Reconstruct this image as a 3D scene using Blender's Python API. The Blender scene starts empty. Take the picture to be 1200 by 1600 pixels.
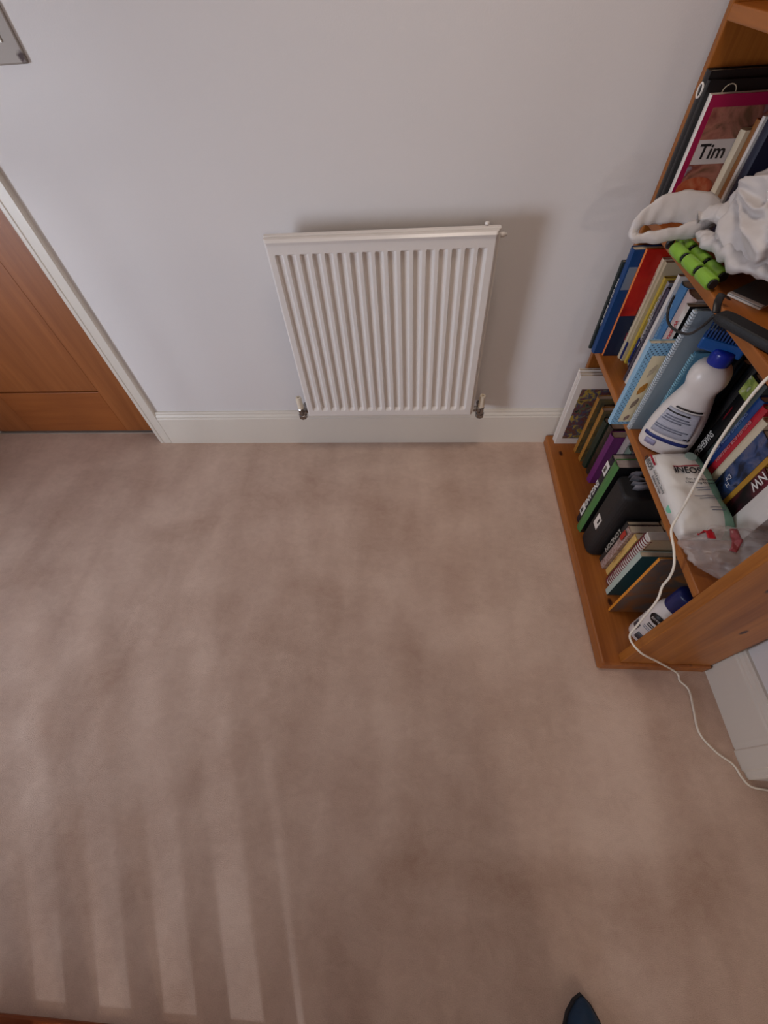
import bpy, bmesh, math, random
from mathutils import Vector, Matrix, noise
random.seed(7)
S = bpy.context.scene
COL = S.collection
PI = math.pi

# ------------------------------------------------------------------ camera
cd = bpy.data.cameras.new('camera'); cam = bpy.data.objects.new('camera', cd); COL.objects.link(cam)
cd.sensor_fit = 'VERTICAL'; cd.sensor_height = 36.0; cd.lens = 652.47 / 1600 * 36.0
cd.clip_start = 0.02
A = (0.99739234, 0.04877805, -0.05319047); B = (-0.00907864, 0.81596075, 0.57803602); F = (-0.07159681, 0.5760458, -0.81427583)
m = Matrix(((A[0], B[0], -F[0], 0.0), (A[1], B[1], -F[1], -1.28885), (A[2], B[2], -F[2], 1.28217), (0, 0, 0, 1)))
cam.matrix_world = m
S.camera = cam
# ------------------------------------------------------------------ view, world, lights
S.view_settings.view_transform = 'Standard'; S.view_settings.look = 'None'
S.view_settings.gamma = 1.0; S.view_settings.use_curve_mapping = False
S.view_settings.exposure = -0.08
w = bpy.data.worlds.new('world'); S.world = w; w.use_nodes = True
w.node_tree.nodes['Background'].inputs[0].default_value = (0.75, 0.82, 1.0, 1); w.node_tree.nodes['Background'].inputs[1].default_value = 0.6

def area(name, loc, target, sx, sy, energy, col):
    l = bpy.data.lights.new(name, 'AREA'); l.shape = 'RECTANGLE'; l.size = sx; l.size_y = sy
    l.energy = energy; l.color = col
    o = bpy.data.objects.new(name, l); COL.objects.link(o); o.location = loc
    o.rotation_euler = (Vector(target) - Vector(loc)).to_track_quat('-Z', 'Y').to_euler()
    return o
# daylight through the left window, added ceiling fill, table lamp behind the camera
area('window_daylight', (-2.40, -1.75, .75), (0.0, -0.1, 0.75), 0.6, 0.9, 10.8, (0.81, 0.87, 1.0)).data.spread = math.radians(98)
area('ceiling_fill_light', (0.15, -0.60, 2.35), (0.15, -0.35, 0.0), 0.35, 0.35, 2.3, (1.0, 0.86, 0.74)).data.spread = math.radians(95)
lp = bpy.data.lights.new('table_lamp_light', 'SPOT'); lp.energy = 50; lp.color = (0.84, 0.90, 1.0); lp.shadow_soft_size = 0.075; lp.spot_size = math.radians(82); lp.spot_blend = 1.0
lpo = bpy.data.objects.new('table_lamp_light', lp); COL.objects.link(lpo); lpo.location = (0.42, -3.4, 0.85); lpo.rotation_euler = (Vector((-.75, -1.2, .15)) - Vector((0.42, -3.4, 0.85))).to_track_quat('-Z', 'Y').to_euler()
lq = bpy.data.lights.new('wall_lamp_light', 'POINT'); lq.energy = 15; lq.color = (1.0, 0.84, 0.70); lq.shadow_soft_size = 0.05
lqo = bpy.data.objects.new('wall_lamp_light', lq); COL.objects.link(lqo); lqo.location = (0.76, -3.4, 1.75)

# ------------------------------------------------------------------ materials
def lin(c): return tuple(((v / 255) / 12.92 if v / 255 <= .04045 else ((v / 255 + .055) / 1.055) ** 2.4) for v in c)
MATS = {}
def mat(name, rgb, rough=0.6, metal=0.0, trans=0.0, var=0.0, scale=30, bump=0.0, bscale=200, alpha=1.0, spec=0.5, sheen=0.0, coat=0.0):
    if name in MATS: return MATS[name]
    mt = bpy.data.materials.new(name); mt.use_nodes = True; MATS[name] = mt
    nt = mt.node_tree; b = nt.nodes['Principled BSDF']
    c = lin(rgb) + (1,)
    b.inputs['Base Color'].default_value = c; b.inputs['Roughness'].default_value = rough; b.inputs['Metallic'].default_value = metal
    b.inputs['Transmission Weight'].default_value = trans; b.inputs['Alpha'].default_value = alpha
    b.inputs['Specular IOR Level'].default_value = spec; b.inputs['Sheen Weight'].default_value = sheen; b.inputs['Coat Weight'].default_value = coat
    tc = nt.nodes.new('ShaderNodeTexCoord')
    if var:
        n = nt.nodes.new('ShaderNodeTexNoise'); n.inputs['Scale'].default_value = scale; n.inputs['Detail'].default_value = 4
        nt.links.new(tc.outputs['Object'], n.inputs['Vector'])
        r = nt.nodes.new('ShaderNodeValToRGB'); r.color_ramp.elements[0].position = .3; r.color_ramp.elements[1].position = .7
        r.color_ramp.elements[0].color = tuple(v * (1 - var) for v in c[:3]) + (1,)
        r.color_ramp.elements[1].color = tuple(min(1, v * (1 + var)) for v in c[:3]) + (1,)
        nt.links.new(n.outputs['Fac'], r.inputs[0]); nt.links.new(r.outputs[0], b.inputs['Base Color'])
    if bump:
        n = nt.nodes.new('ShaderNodeTexNoise'); n.inputs['Scale'].default_value = bscale; n.inputs['Detail'].default_value = 3
        nt.links.new(tc.outputs['Object'], n.inputs['Vector'])
        bp = nt.nodes.new('ShaderNodeBump'); bp.inputs['Strength'].default_value = bump; bp.inputs['Distance'].default_value = .002
        nt.links.new(n.outputs['Fac'], bp.inputs['Height']); nt.links.new(bp.outputs[0], b.inputs['Normal'])
    return mt

def blotch(name, cols, scale=12, rough=0.35, stretch=(1, 1, 1), detail=5, dist=0.6):
    """printed picture: procedural patches of several inks"""
    if name in MATS: return MATS[name]
    mt = bpy.data.materials.new(name); mt.use_nodes = True; MATS[name] = mt
    nt = mt.node_tree; b = nt.nodes['Principled BSDF']; b.inputs['Roughness'].default_value = rough
    tc = nt.nodes.new('ShaderNodeTexCoord'); mp = nt.nodes.new('ShaderNodeMapping'); mp.inputs['Scale'].default_value = stretch
    n = nt.nodes.new('ShaderNodeTexNoise'); n.inputs['Scale'].default_value = scale; n.inputs['Detail'].default_value = detail; n.inputs['Distortion'].default_value = dist
    r = nt.nodes.new('ShaderNodeValToRGB')
    nt.links.new(tc.outputs['Object'], mp.inputs[0]); nt.links.new(mp.outputs[0], n.inputs['Vector'])
    nt.links.new(n.outputs['Fac'], r.inputs[0]); nt.links.new(r.outputs[0], b.inputs['Base Color'])
    cr = r.color_ramp
    k = len(cols)
    for i, c in enumerate(cols):
        p = .3 + .4 * i / (k - 1)
        e = cr.elements[i] if i < 2 else cr.elements.new(p)
        e.position = p; e.color = lin(c) + (1,)
    return mt

def wood(name, c1, c2, axis=0, rough=0.4, knots=True, gs=1.0, knotcol=(64, 26, 8), flat=2):
    if name in MATS: return MATS[name]
    mt = bpy.data.materials.new(name); mt.use_nodes = True; MATS[name] = mt
    nt = mt.node_tree; N = nt.nodes.new; L = nt.links.new; b = nt.nodes['Principled BSDF']; b.inputs['Roughness'].default_value = rough
    tc = N('ShaderNodeTexCoord')
    def noise_tex(sc, longf, detail, scale=1.0):
        mp = N('ShaderNodeMapping'); s = [sc, sc, sc]; s[axis] = sc * longf; mp.inputs['Scale'].default_value = s
        L(tc.outputs['Object'], mp.inputs[0])
        n = N('ShaderNodeTexNoise'); n.inputs['Scale'].default_value = scale; n.inputs['Detail'].default_value = detail; n.inputs['Distortion'].default_value = .4
        L(mp.outputs[0], n.inputs['Vector']); return n
    a = noise_tex(22 * gs, .06, 5); f = noise_tex(160 * gs, .03, 3)
    mx = N('ShaderNodeMath'); mx.operation = 'MULTIPLY_ADD'; mx.inputs[1].default_value = .75
    mm = N('ShaderNodeMath'); mm.operation = 'MULTIPLY'; mm.inputs[1].default_value = .25
    L(f.outputs['Fac'], mm.inputs[0]); L(a.outputs['Fac'], mx.inputs[0]); L(mm.outputs[0], mx.inputs[2])
    r = N('ShaderNodeValToRGB'); r.color_ramp.elements[0].position = .34; r.color_ramp.elements[1].position = .66
    r.color_ramp.elements[0].color = lin(c1) + (1,); r.color_ramp.elements[1].color = lin(c2) + (1,)
    L(mx.outputs[0], r.inputs[0])
    out = r.outputs[0]
    if knots:
        mp = N('ShaderNodeCombineXYZ'); sq = N('ShaderNodeSeparateXYZ'); L(tc.outputs['Object'], sq.inputs[0])
        for q, ax in enumerate([k for k in (0, 1, 2) if k != flat]):
            mq = N('ShaderNodeMath'); mq.operation = 'MULTIPLY_ADD'; mq.inputs[1].default_value = 5.5 if ax == axis else 11.0; mq.inputs[2].default_value = 3.7 * q + flat; L(sq.outputs[ax], mq.inputs[0]); L(mq.outputs[0], mp.inputs[q])
        v = N('ShaderNodeTexVoronoi'); v.voronoi_dimensions = '2D'; v.inputs['Scale'].default_value = 1.0; L(mp.outputs[0], v.inputs['Vector'])
        ss = N('ShaderNodeMapRange'); ss.interpolation_type = 'SMOOTHSTEP'; ss.inputs[1].default_value = .04; ss.inputs[2].default_value = .10; ss.inputs[3].default_value = 1; ss.inputs[4].default_value = 0
        L(v.outputs['Distance'], ss.inputs[0])
        sp = N('ShaderNodeSeparateColor'); L(v.outputs['Color'], sp.inputs[0])
        gt = N('ShaderNodeMath'); gt.operation = 'GREATER_THAN'; gt.inputs[1].default_value = .45; L(sp.outputs[0], gt.inputs[0])
        mu = N('ShaderNodeMath'); mu.operation = 'MULTIPLY'; L(ss.outputs[0], mu.inputs[0]); L(gt.outputs[0], mu.inputs[1])
        mix = N('ShaderNodeMix'); mix.data_type = 'RGBA'; L(mu.outputs[0], mix.inputs[0]); L(out, mix.inputs[6]); mix.inputs[7].default_value = lin(knotcol) + (1,)
        out = mix.outputs[2]
    L(out, b.inputs['Base Color'])
    return mt

wall_paint = mat('wall_paint', (226, 222, 221), .75, bump=.12, bscale=260)
gloss_white = mat('white_gloss_paint', (226, 219, 208), .38)
rad_white = mat('radiator_enamel', (232, 226, 221), .3)
ceil_paint = mat('ceiling_paint', (235, 233, 230), .9)
chrome = mat('chrome', (150, 146, 144), .1, 1.0)
pine_y = wood('pine_shelf', (132, 70, 22), (174, 104, 42), 1, flat=2)
pine_z = wood('pine_side', (134, 73, 20), (184, 115, 46), 2, flat=1)
pine_back = wood('pine_back', (150, 80, 28), (182, 110, 48), 2, flat=0)
oak_z = wood('oak_z', (144, 82, 36), (164, 98, 48), 2, .42, False, 1.6)
oak_x = wood('oak_x', (146, 80, 32), (164, 95, 42), 0, .42, False, 1.6)
dark_pine = wood('rail_wood', (120, 58, 24), (150, 80, 38), 0, .4, False)
paper = mat('paper', (214, 200, 178), .8, var=.06, scale=90)
paper_w = mat('paper_white', (226, 220, 210), .8, var=.05, scale=90)
paper_g = mat('paper_grey', (170, 160, 158), .8, var=.1, scale=90)
black = mat('black_plastic', (26, 26, 28), .4)
white_ink = mat('white_ink', (236, 232, 226), .5)
black_ink = mat('black_ink', (28, 26, 28), .5)
red_ink = mat('red_ink', (176, 26, 48), .5)
navy_ink = mat('navy_ink', (22, 40, 110), .5)
grey_ink = mat('grey_ink', (118, 122, 138), .5)

# carpet: pile colour with worn and brushed patches
def carpet_mat():
    mt = bpy.data.materials.new('carpet_pile'); mt.use_nodes = True
    nt = mt.node_tree; N = nt.nodes.new; L = nt.links.new; b = nt.nodes['Principled BSDF']
    b.inputs['Roughness'].default_value = .95; b.inputs['Specular IOR Level'].default_value = .1; b.inputs['Sheen Weight'].default_value = .15
    tc = N('ShaderNodeTexCoord')
    def nz(scale, detail, st=(1, 1, 1), rot=0, dist=0):
        mp = N('ShaderNodeMapping'); mp.inputs['Scale'].default_value = st; mp.inputs['Rotation'].default_value = (0, 0, rot)
        L(tc.outputs['Object'], mp.inputs[0]); n = N('ShaderNodeTexNoise'); n.inputs['Scale'].default_value = scale
        n.inputs['Detail'].default_value = detail; n.inputs['Distortion'].default_value = dist; L(mp.outputs[0], n.inputs['Vector']); return n.outputs['Fac']
    big = nz(2.6, 4, (1, 1.6, 1), .6, .6); streak = nz(3.2, 3, (2.6, .7, 1), -.25, .3); fine = nz(520, 3); mid = nz(34, 5, (1, 1.4, 1), .5, .8)
    def ma(x, k, y=None, c=None):
        n = N('ShaderNodeMath'); n.operation = 'MULTIPLY_ADD'; n.inputs[1].default_value = k; L(x, n.inputs[0])
        if y is None: n.inputs[2].default_value = c
        else: L(y, n.inputs[2])
        return n.outputs[0]
    t = ma(big, .62, None, 0.0); t = ma(streak, .42, t); t = ma(fine, .40, t); t = ma(mid, .22, t)   # mean ~.785
    r = N('ShaderNodeValToRGB'); r.color_ramp.elements[0].position = .60; r.color_ramp.elements[1].position = 1.04
    r.color_ramp.elements[0].color = lin((180, 150, 133)) + (1,); r.color_ramp.elements[1].color = lin((222, 197, 181)) + (1,)
    L(t, r.inputs[0]); L(r.outputs[0], b.inputs['Base Color'])
    bp = N('ShaderNodeBump'); bp.inputs['Strength'].default_value = .4; bp.inputs['Distance'].default_value = .003
    L(fine, bp.inputs['Height']); L(bp.outputs[0], b.inputs['Normal'])
    return mt
carpet = carpet_mat()

# ------------------------------------------------------------------ helpers
def empty(name, loc, label, cat, group=None, rz=0.0):
    o = bpy.data.objects.new(name, None); COL.objects.link(o); o.location = loc; o.rotation_euler = (0, 0, rz)
    o.empty_display_size = .02; o['label'] = label; o['category'] = cat
    if group: o['group'] = group
    return o
def tag(o, label, cat, group=None):
    o['label'] = label; o['category'] = cat
    if group: o['group'] = group
    return o
def obj(name, bm, mats, parent=None, smooth=False, bevel=0.0, seg=2):
    me = bpy.data.meshes.new(name); bmesh.ops.recalc_face_normals(bm, faces=bm.faces); bm.to_mesh(me); bm.free()
    for x in (mats if isinstance(mats, (list, tuple)) else [mats]): me.materials.append(x)
    o = bpy.data.objects.new(name, me); COL.objects.link(o)
    if parent: o.parent = parent
    if smooth:
        for p in me.polygons: p.use_smooth = True
    if bevel:
        b = o.modifiers.new('bevel', 'BEVEL'); b.width = bevel; b.segments = seg; b.limit_method = 'ANGLE'; b.angle_limit = .7
    return o
def struct(name, bm, mats, bevel=0.0):
    o = obj(name, bm, mats, bevel=bevel); o['kind'] = 'structure'; return o
def box(bm, x0, x1, y0, y1, z0, z1, mi=0):
    vs = [bm.verts.new(p) for p in ((x0, y0, z0), (x1, y0, z0), (x1, y1, z0), (x0, y1, z0), (x0, y0, z1), (x1, y0, z1), (x1, y1, z1), (x0, y1, z1))]
    for f in ((0, 3, 2, 1), (4, 5, 6, 7), (0, 1, 5, 4), (1, 2, 6, 5), (2, 3, 7, 6), (3, 0, 4, 7)):
        bm.faces.new([vs[i] for i in f]).material_index = mi
    return vs
def bx(*a): bm = bmesh.new(); box(bm, *a); return bm
def extrude(bm, prof, axis, a, b, mi=0, caps=True):
    """closed 2D profile swept straight along axis: prof in the two other axes (cyclic order)"""
    def P(p, t): return {0: (t, p[0], p[1]), 1: (p[0], t, p[1]), 2: (p[0], p[1], t)}[axis]
    r0 = [bm.verts.new(P(p, a)) for p in prof]; r1 = [bm.verts.new(P(p, b)) for p in prof]
    n = len(prof); fs = []
    for i in range(n): f = bm.faces.new((r0[i], r0[(i + 1) % n], r1[(i + 1) % n], r1[i])); f.material_index = mi; fs.append(f)
    if caps:
        bm.faces.new(r0).material_index = mi; bm.faces.new(r1[::-1]).material_index = mi
    return fs
def lathe(bm, prof, segs=24, mtx=None, sx=1.0, sy=1.0, mi=0, power=2.0):
    """rings of (radius, z); superellipse section"""
    rings = []
    for r, z in prof:
        ring = []
        for i in range(segs):
            t = 2 * PI * i / segs; c, s = math.cos(t), math.sin(t)
            cx = math.copysign(abs(c) ** (2 / power), c); cy = math.copysign(abs(s) ** (2 / power), s)
            v = Vector((r * cx * sx, r * cy * sy, z)); ring.append(bm.verts.new(mtx @ v if mtx else v))
        rings.append(ring)
    for a, b in zip(rings, rings[1:]):
        for i in range(segs): bm.faces.new((a[i], a[(i + 1) % segs], b[(i + 1) % segs], b[i])).material_index = mi
    bm.faces.new(rings[0][::-1]).material_index = mi; bm.faces.new(rings[-1]).material_index = mi
def catmull(pts, n=8):
    P = [Vector(p) for p in pts]; P = [2 * P[0] - P[1]] + P + [2 * P[-1] - P[-2]]; out = []
    for i in range(1, len(P) - 2):
        for k in range(n):
            t = k / n; a, b, c, d = P[i - 1:i + 3]
            out.append(.5 * ((2 * b) + (c - a) * t + (2 * a - 5 * b + 4 * c - d) * t * t + (3 * b - a - 3 * c + d) * t ** 3))
    out.append(P[-2]); return out
def tube(bm, pts, r, segs=8, flat=1.0, closed=False):
    rings = []; n = len(pts); up = Vector((0, 0, 1)); prev = None
    for i in range(n):
        if closed: d = (pts[(i + 1) % n] - pts[i - 1]).normalized()
        else: d = (pts[min(i + 1, n - 1)] - pts[max(i - 1, 0)]).normalized()
        if prev is None: s = d.cross(up); s = s if s.length > .1 else d.cross(Vector((1, 0, 0)))
        else: s = prev - d * prev.dot(d)
        s.normalize(); prev = s; q = d.cross(s); rr = r[i] if isinstance(r, list) else r
        rings.append([bm.verts.new(pts[i] + (s * math.cos(2 * PI * k / segs) + q * math.sin(2 * PI * k / segs) * flat) * rr) for k in range(segs)])
    rng = range(n) if closed else range(n - 1)
    for i in rng:
        a, b = rings[i], rings[(i + 1) % n]
        for k in range(segs): bm.faces.new((a[k], a[(k + 1) % segs], b[(k + 1) % segs], b[k]))
    if not closed: bm.faces.new(rings[0][::-1]); bm.faces.new(rings[-1])
def text(name, s, size, m4, mt, parent, sx=1.0, bold=0.0):
    """raised lettering as a mesh part; m4 places its centre"""
    cu = bpy.data.curves.new('lettering', 'FONT'); cu.body = s; cu.size = size; cu.align_x = 'CENTER'; cu.align_y = 'CENTER'; cu.extrude = .0002; cu.offset = bold
    cu.resolution_u = 3
    t = bpy.data.objects.new('lettering', cu); COL.objects.link(t)
    me = bpy.data.meshes.new_from_object(t.evaluated_get(bpy.context.evaluated_depsgraph_get()))
    bpy.data.objects.remove(t); me.transform(m4 @ Matrix.Diagonal((sx, 1, 1, 1))); me.materials.clear(); me.materials.append(mt)
    o = bpy.data.objects.new(name, me); COL.objects.link(o); o.parent = parent; return o
def frame(loc, X, Y):
    X = Vector(X).normalized(); Y = Vector(Y); Y = (Y - X * Y.dot(X)).normalized(); Z = X.cross(Y)
    return Matrix(((X.x, Y.x, Z.x, loc[0]), (X.y, Y.y, Z.y, loc[1]), (X.z, Y.z, Z.z, loc[2]), (0, 0, 0, 1)))

# ------------------------------------------------------------------ the room
XL, XR, YF, ZC = -2.5, 0.85, -3.9, 2.42
struct('floor', bx(XL - .3, XR + .9, YF - .1, .5, -.1, 0), carpet)
struct('ceiling', bx(XL - .1, XR + .1, YF - .1, .1, ZC, ZC + .1), ceil_paint)
bm = bmesh.new()                                        # back wall with the door opening
DX0, DX1, DZ = -1.93, -1.13, 2.02
box(bm, DX1, XR + .1, 0, .12, 0, ZC); box(bm, XL - .1, DX0, 0, .12, 0, ZC); box(bm, DX0, DX1, 0, .12, DZ, ZC)
struct('wall_back', bm, wall_paint)
bm = bmesh.new()                                        # right wall with a doorway towards the camera side
RY0, RY1 = -2.0, -1.19
box(bm, XR, XR + .1, RY1, 0, 0, ZC); box(bm, XR, XR + .1, YF - .1, RY0, 0, ZC); box(bm, XR, XR + .1, RY0, RY1, 2.02, ZC)
struct('wall_right', bm, wall_paint)
bm = bmesh.new()                                        # left wall with the window
WY0, WY1, WZ0, WZ1 = -2.25, -1.25, .2, 1.95
box(bm, XL - .1, XL, WY1, 0, 0, ZC); box(bm, XL - .1, XL, YF - .1, WY0, 0, ZC); box(bm, XL - .1, XL, WY0, WY1, 0, WZ0); box(bm, XL - .1, XL, WY0, WY1, WZ1, ZC)
struct('wall_left', bm, wall_paint)
struct('wall_front', bx(XL - .1, XR + .1, YF - .1, YF, 0, ZC), wall_paint)
bm = bmesh.new()
for a, b in ((WY0, WY0 + .05), (WY1 - .05, WY1), (-1.775, -1.725)): box(bm, XL - .08, XL - .02, a, b, WZ0, WZ1)
for a, b in ((WZ0, WZ0 + .05), (WZ1 - .05, WZ1)): box(bm, XL - .08, XL - .02, WY0, WY1, a, b)
wf = struct('window_1', bm, gloss_white)
glass = mat('window_glass', (245, 250, 250), .02, trans=1.0)
obj('pane', bx(XL - .055, XL - .045, WY0 + .04, WY1 - .04, WZ0 + .04, WZ1 - .04), glass, wf)
# skirting boards: moulded top
HS = .166
def skirt(t): return [(0, 0), (-t, 0), (-t, HS - .03), (-t + .003, HS - .026), (-t + .003, HS - .019), (-t + .008, HS - .012), (-t + .008, HS - .004), (-t + .011, HS), (0, HS)]
bm = bmesh.new(); extrude(bm, skirt(.018), 0, -1.072, XR); struct('baseboard_back', bm, gloss_white)
bm = bmesh.new(); extrude(bm, [(XR + p[0], p[1]) for p in skirt(.018)], 1, -1.112, -.018); struct('baseboard_right', bm, gloss_white)
# architrave round the oak door
def arch_prof(x0, x1, y=0.0):
    return [(x0, y), (x0, y - .012), (x0 + .006, y - .016), (x0 + .016, y - .016), (x0 + .019, y - .0135), (x0 + .022, y - .016), (x1 - .004, y - .016), (x1, y - .012), (x1, y)]
bm = bmesh.new(); extrude(bm, arch_prof(-1.13, -1.072), 2, 0, DZ + .058)
extrude(bm, [(-p[0] + DX0 + -1.13, p[1]) for p in arch_prof(-1.13, -1.072)], 2, 0, DZ + .058)
box(bm, DX0, DX1, -.016, 0, DZ, DZ + .058)
box(bm, DX1, DX1 + .001, 0, .12, 0, DZ); struct('trim_1', bm, gloss_white)
bm = bmesh.new(); box(bm, DX0, DX1, .045, .10, 0, .004); struct('trim_2', bm, mat('threshold_metal', (200, 196, 188), .35, .6))
# oak door, one recessed panel seen low
yd = .05
door = empty('door_1', ((DX0 + DX1) / 2, yd, 0.012), 'x', 'door'); del door['label']; del door['category']; door['kind'] = 'structure'
ox = -(DX0 + DX1) / 2
def dpart(name, mt, *a, bevel=.0015):
    x0, x1, y0, y1, z0, z1 = a; return obj(name, bx(x0 + ox, x1 + ox, y0 - yd, y1 - yd, z0 - .012, z1 - .012), mt, door, bevel=bevel)
PX1 = -1.304; PX0 = DX0 + .174
dpart('stile', oak_z, PX1, DX1 - .003, yd, yd + .04, .012, 2.01); dpart('stile', oak_z, DX0 + .003, PX0, yd, yd + .04, .012, 2.01)
dpart('bottom_rail', oak_x, PX0, PX1, yd, yd + .04, .012, .226); dpart('middle_rail', oak_x, PX0, PX1, yd, yd + .04, 1.0, 1.1); dpart('top_rail', oak_x, PX0, PX1, yd, yd + .04, 1.9, 2.01)
for za, zb_ in ((.226, 1.0), (1.1, 1.9)):
    bm = bmesh.new(); box(bm, PX0 + ox + .004, PX1 + ox - .004, .004, .02, za + .004 - .012, zb_ - .004 - .012); box(bm, PX0 + ox + .0002, PX1 + ox - .0002, .016, .03, za - .0118, zb_ - .0122)
    obj('panel', bm, oak_z, door, bevel=.0008)
bm = bmesh.new(); M_ = Matrix.Translation((DX0 + .06 + ox, -.0, 1.0)) @ Matrix.Rotation(PI / 2, 4, 'X'); lathe(bm, [(.024, 0), (.024, .01), (.009, .012), (.009, .05)], 16, M_)
tube(bm, [Vector((DX0 + .06 + ox, -.05, 1.0)), Vector((DX0 + .12 + ox, -.052, 1.0)), Vector((DX0 + .18 + ox, -.048, 1.0))], .009); obj('handle', bm, chrome, door, smooth=True)
# doorway casing on the right wall + plain white door
bm = bmesh.new()
cp = [(XR, RY1), (XR - .012, RY1), (XR - .016, RY1 + .006), (XR - .016, RY1 + .016), (XR - .021, RY1 + .02), (XR - .021, RY1 + .062), (XR - .017, RY1 + .066), (XR - .019, RY1 + .078), (XR, RY1 + .078)]
extrude(bm, cp, 2, 0, 2.09); extrude(bm, [(p[0], RY0 + RY1 - p[1]) for p in cp], 2, 0, 2.09); box(bm, XR - .02, XR, RY0, RY1, 2.02, 2.09)
struct('trim_3', bm, gloss_white)
struct('door_2', bx(XR + .05, XR + .09, RY0 + .003, RY1 - .003, .008, 2.015), gloss_white, .002)

# ------------------------------------------------------------------ radiator
RX0, RX1, RZ0, RZ1, RY = -.402, .209, .218, .822, -.100
rad = empty('radiator', ((RX0 + RX1) / 2, -.02, RZ0), 'white ribbed steel panel radiator on the wall between door and bookcase', 'radiator')
def rp(x, y, z): return Vector((x - (RX0 + RX1) / 2, y + .02, z - RZ0))
bm = bmesh.new()
nf = 17; pitch = (RX1 - RX0 - .040) / nf; X0 = RX0 + .020
xs = [(RX0, .012), (RX0 + .004, .003), (RX0 + .008, 0)]
for i in range(nf):
    a = X0 + i * pitch; wv = pitch
    xs += [(a + .12 * wv, 0), (a + .20 * wv, 1), (a + .64 * wv, 1), (a + .82 * wv, 0)]
xs += [(RX1 - .008, 0), (RX1 - .004, .003), (RX1, .012)]
zt, zb = .786, .247
zs = [(RZ0, 0, .012), (RZ0 + .004, 0, .002), (RZ0 + .008, 0, 0), (zb, 0, 0), (zb + .010, 1, 0), (zt - .006, 1, 0), (zt, 0, 0), (RZ1 - .014, 0, 0), (RZ1 - .006, 0, -.004), (RZ1, 0, .002), (RZ1, 0, .016)]
grid = []
for z, k, off in zs:
    row = []
    for x, f in xs:
        d = .009 * k if f == 1 else max(f, 0) if f < 1 else 0
        row.append(bm.verts.new(rp(x, RY + max(d, off) if off >= 0 else RY + off + (f if f < 1 else 0), z)))
    grid.append(row)
for r0, r1 in zip(grid, grid[1:]):
    for i in range(len(r0) - 1): bm.faces.new((r0[i], r0[i + 1], r1[i + 1], r1[i]))
fp = obj('front_panel', bm, rad_white, rad)
so = fp.modifiers.new('thick', 'SOLIDIFY'); so.thickness = .0015; so.offset = -1
be = fp.modifiers.new('bevel', 'BEVEL'); be.width = .0015; be.segments = 2; be.limit_method = 'ANGLE'; be.angle_limit = .35
bm = bmesh.new()                                        # top grille strip and side covers
v0 = rp(RX0 - .002, -.083, RZ1 - .008); v1 = rp(RX1 + .006, -.066, RZ1 + .003); box(bm, v0.x, v1.x, v0.y, v1.y, v0.z, v1.z); obj('top_cover', bm, rad_white, rad, bevel=.003)
for a, b in ((RX0 - .002, RX0 + .006), (RX1 - .001, RX1 + .006)):
    v0 = rp(a, -.084, RZ0 + .004); v1 = rp(b, -.058, RZ1 - .009); obj('side_cover', bx(v0.x, v1.x, v0.y, v1.y, v0.z, v1.z), rad_white, rad, bevel=.002)
v0 = rp(RX0 + .02, -.08, RZ0 + .02); v1 = rp(RX1 - .02, -.062, RZ1 - .02); obj('convector', bx(v0.x, v1.x, v0.y, v1.y, v0.z, v1.z), rad_white, rad)
for xx in (RX0 + .12, RX1 - .12):
    v0 = rp(xx - .015, -.062, .3); v1 = rp(xx + .015, 0, .75); obj('bracket', bx(v0.x, v1.x, v0.y, v1.y, v0.z, v1.z), rad_white, rad)
bm = bmesh.new(); lathe(bm, [(.006, 0), (.006, .012), (.004, .013), (.004, .018)], 12, Matrix.Translation(rp(RX1 + .004, -.078, .806)) @ Matrix.Rotation(PI / 2, 4, 'Y')); obj('air_vent', bm, rad_white, rad, smooth=True)
bm = bmesh.new(); lathe(bm, [(.006, 0), (.006, .004), (.003, .006)], 12, Matrix.Translation(rp(RX1 - .03, -.068, RZ1 + .005))); obj('bleed_plug', bm, rad_white, rad, smooth=True)
def valve(x, s):
    """lockshield valve: chrome body joined to the radiator, tail into the wall, cream cap upright"""
    y, z = -.066, .215
    bm = bmesh.new()
    lathe(bm, [(.013, -.03), (.016, -.026), (.016, -.012), (.013, -.010), (.013, .016), (.011, .020)], 8, Matrix.Translation(rp(x, y, z)))
    lathe(bm, [(.012, 0), (.0155, .003), (.0155, .014), (.011, .016), (.011, .03)], 8, Matrix.Translation(rp(x, y, z + .008)) @ Matrix.Rotation(-s * PI / 2, 4, 'Y'))
    lathe(bm, [(.0125, 0), (.016, .002), (.016, .014), (.0085, .016), (.0085, .066)], 8, Matrix.Translation(rp(x, y, z - .016)) @ Matrix.Rotation(-PI / 2, 4, 'X'))
    vb = obj('valve_body', bm, chrome, rad, bevel=.0008)
    bm = bmesh.new(); lathe(bm, [(.0105, .016), (.0115, .02), (.0105, .066), (.0095, .069), (.004, .069), (.0038, .061)], 16, Matrix.Translation(rp(x, y, z)))
    obj('valve_cap', bm, mat('cream_plastic', (232, 220, 200), .4), vb)
valve(RX0 - .030, -1); valve(RX1 + .034, 1)

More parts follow.
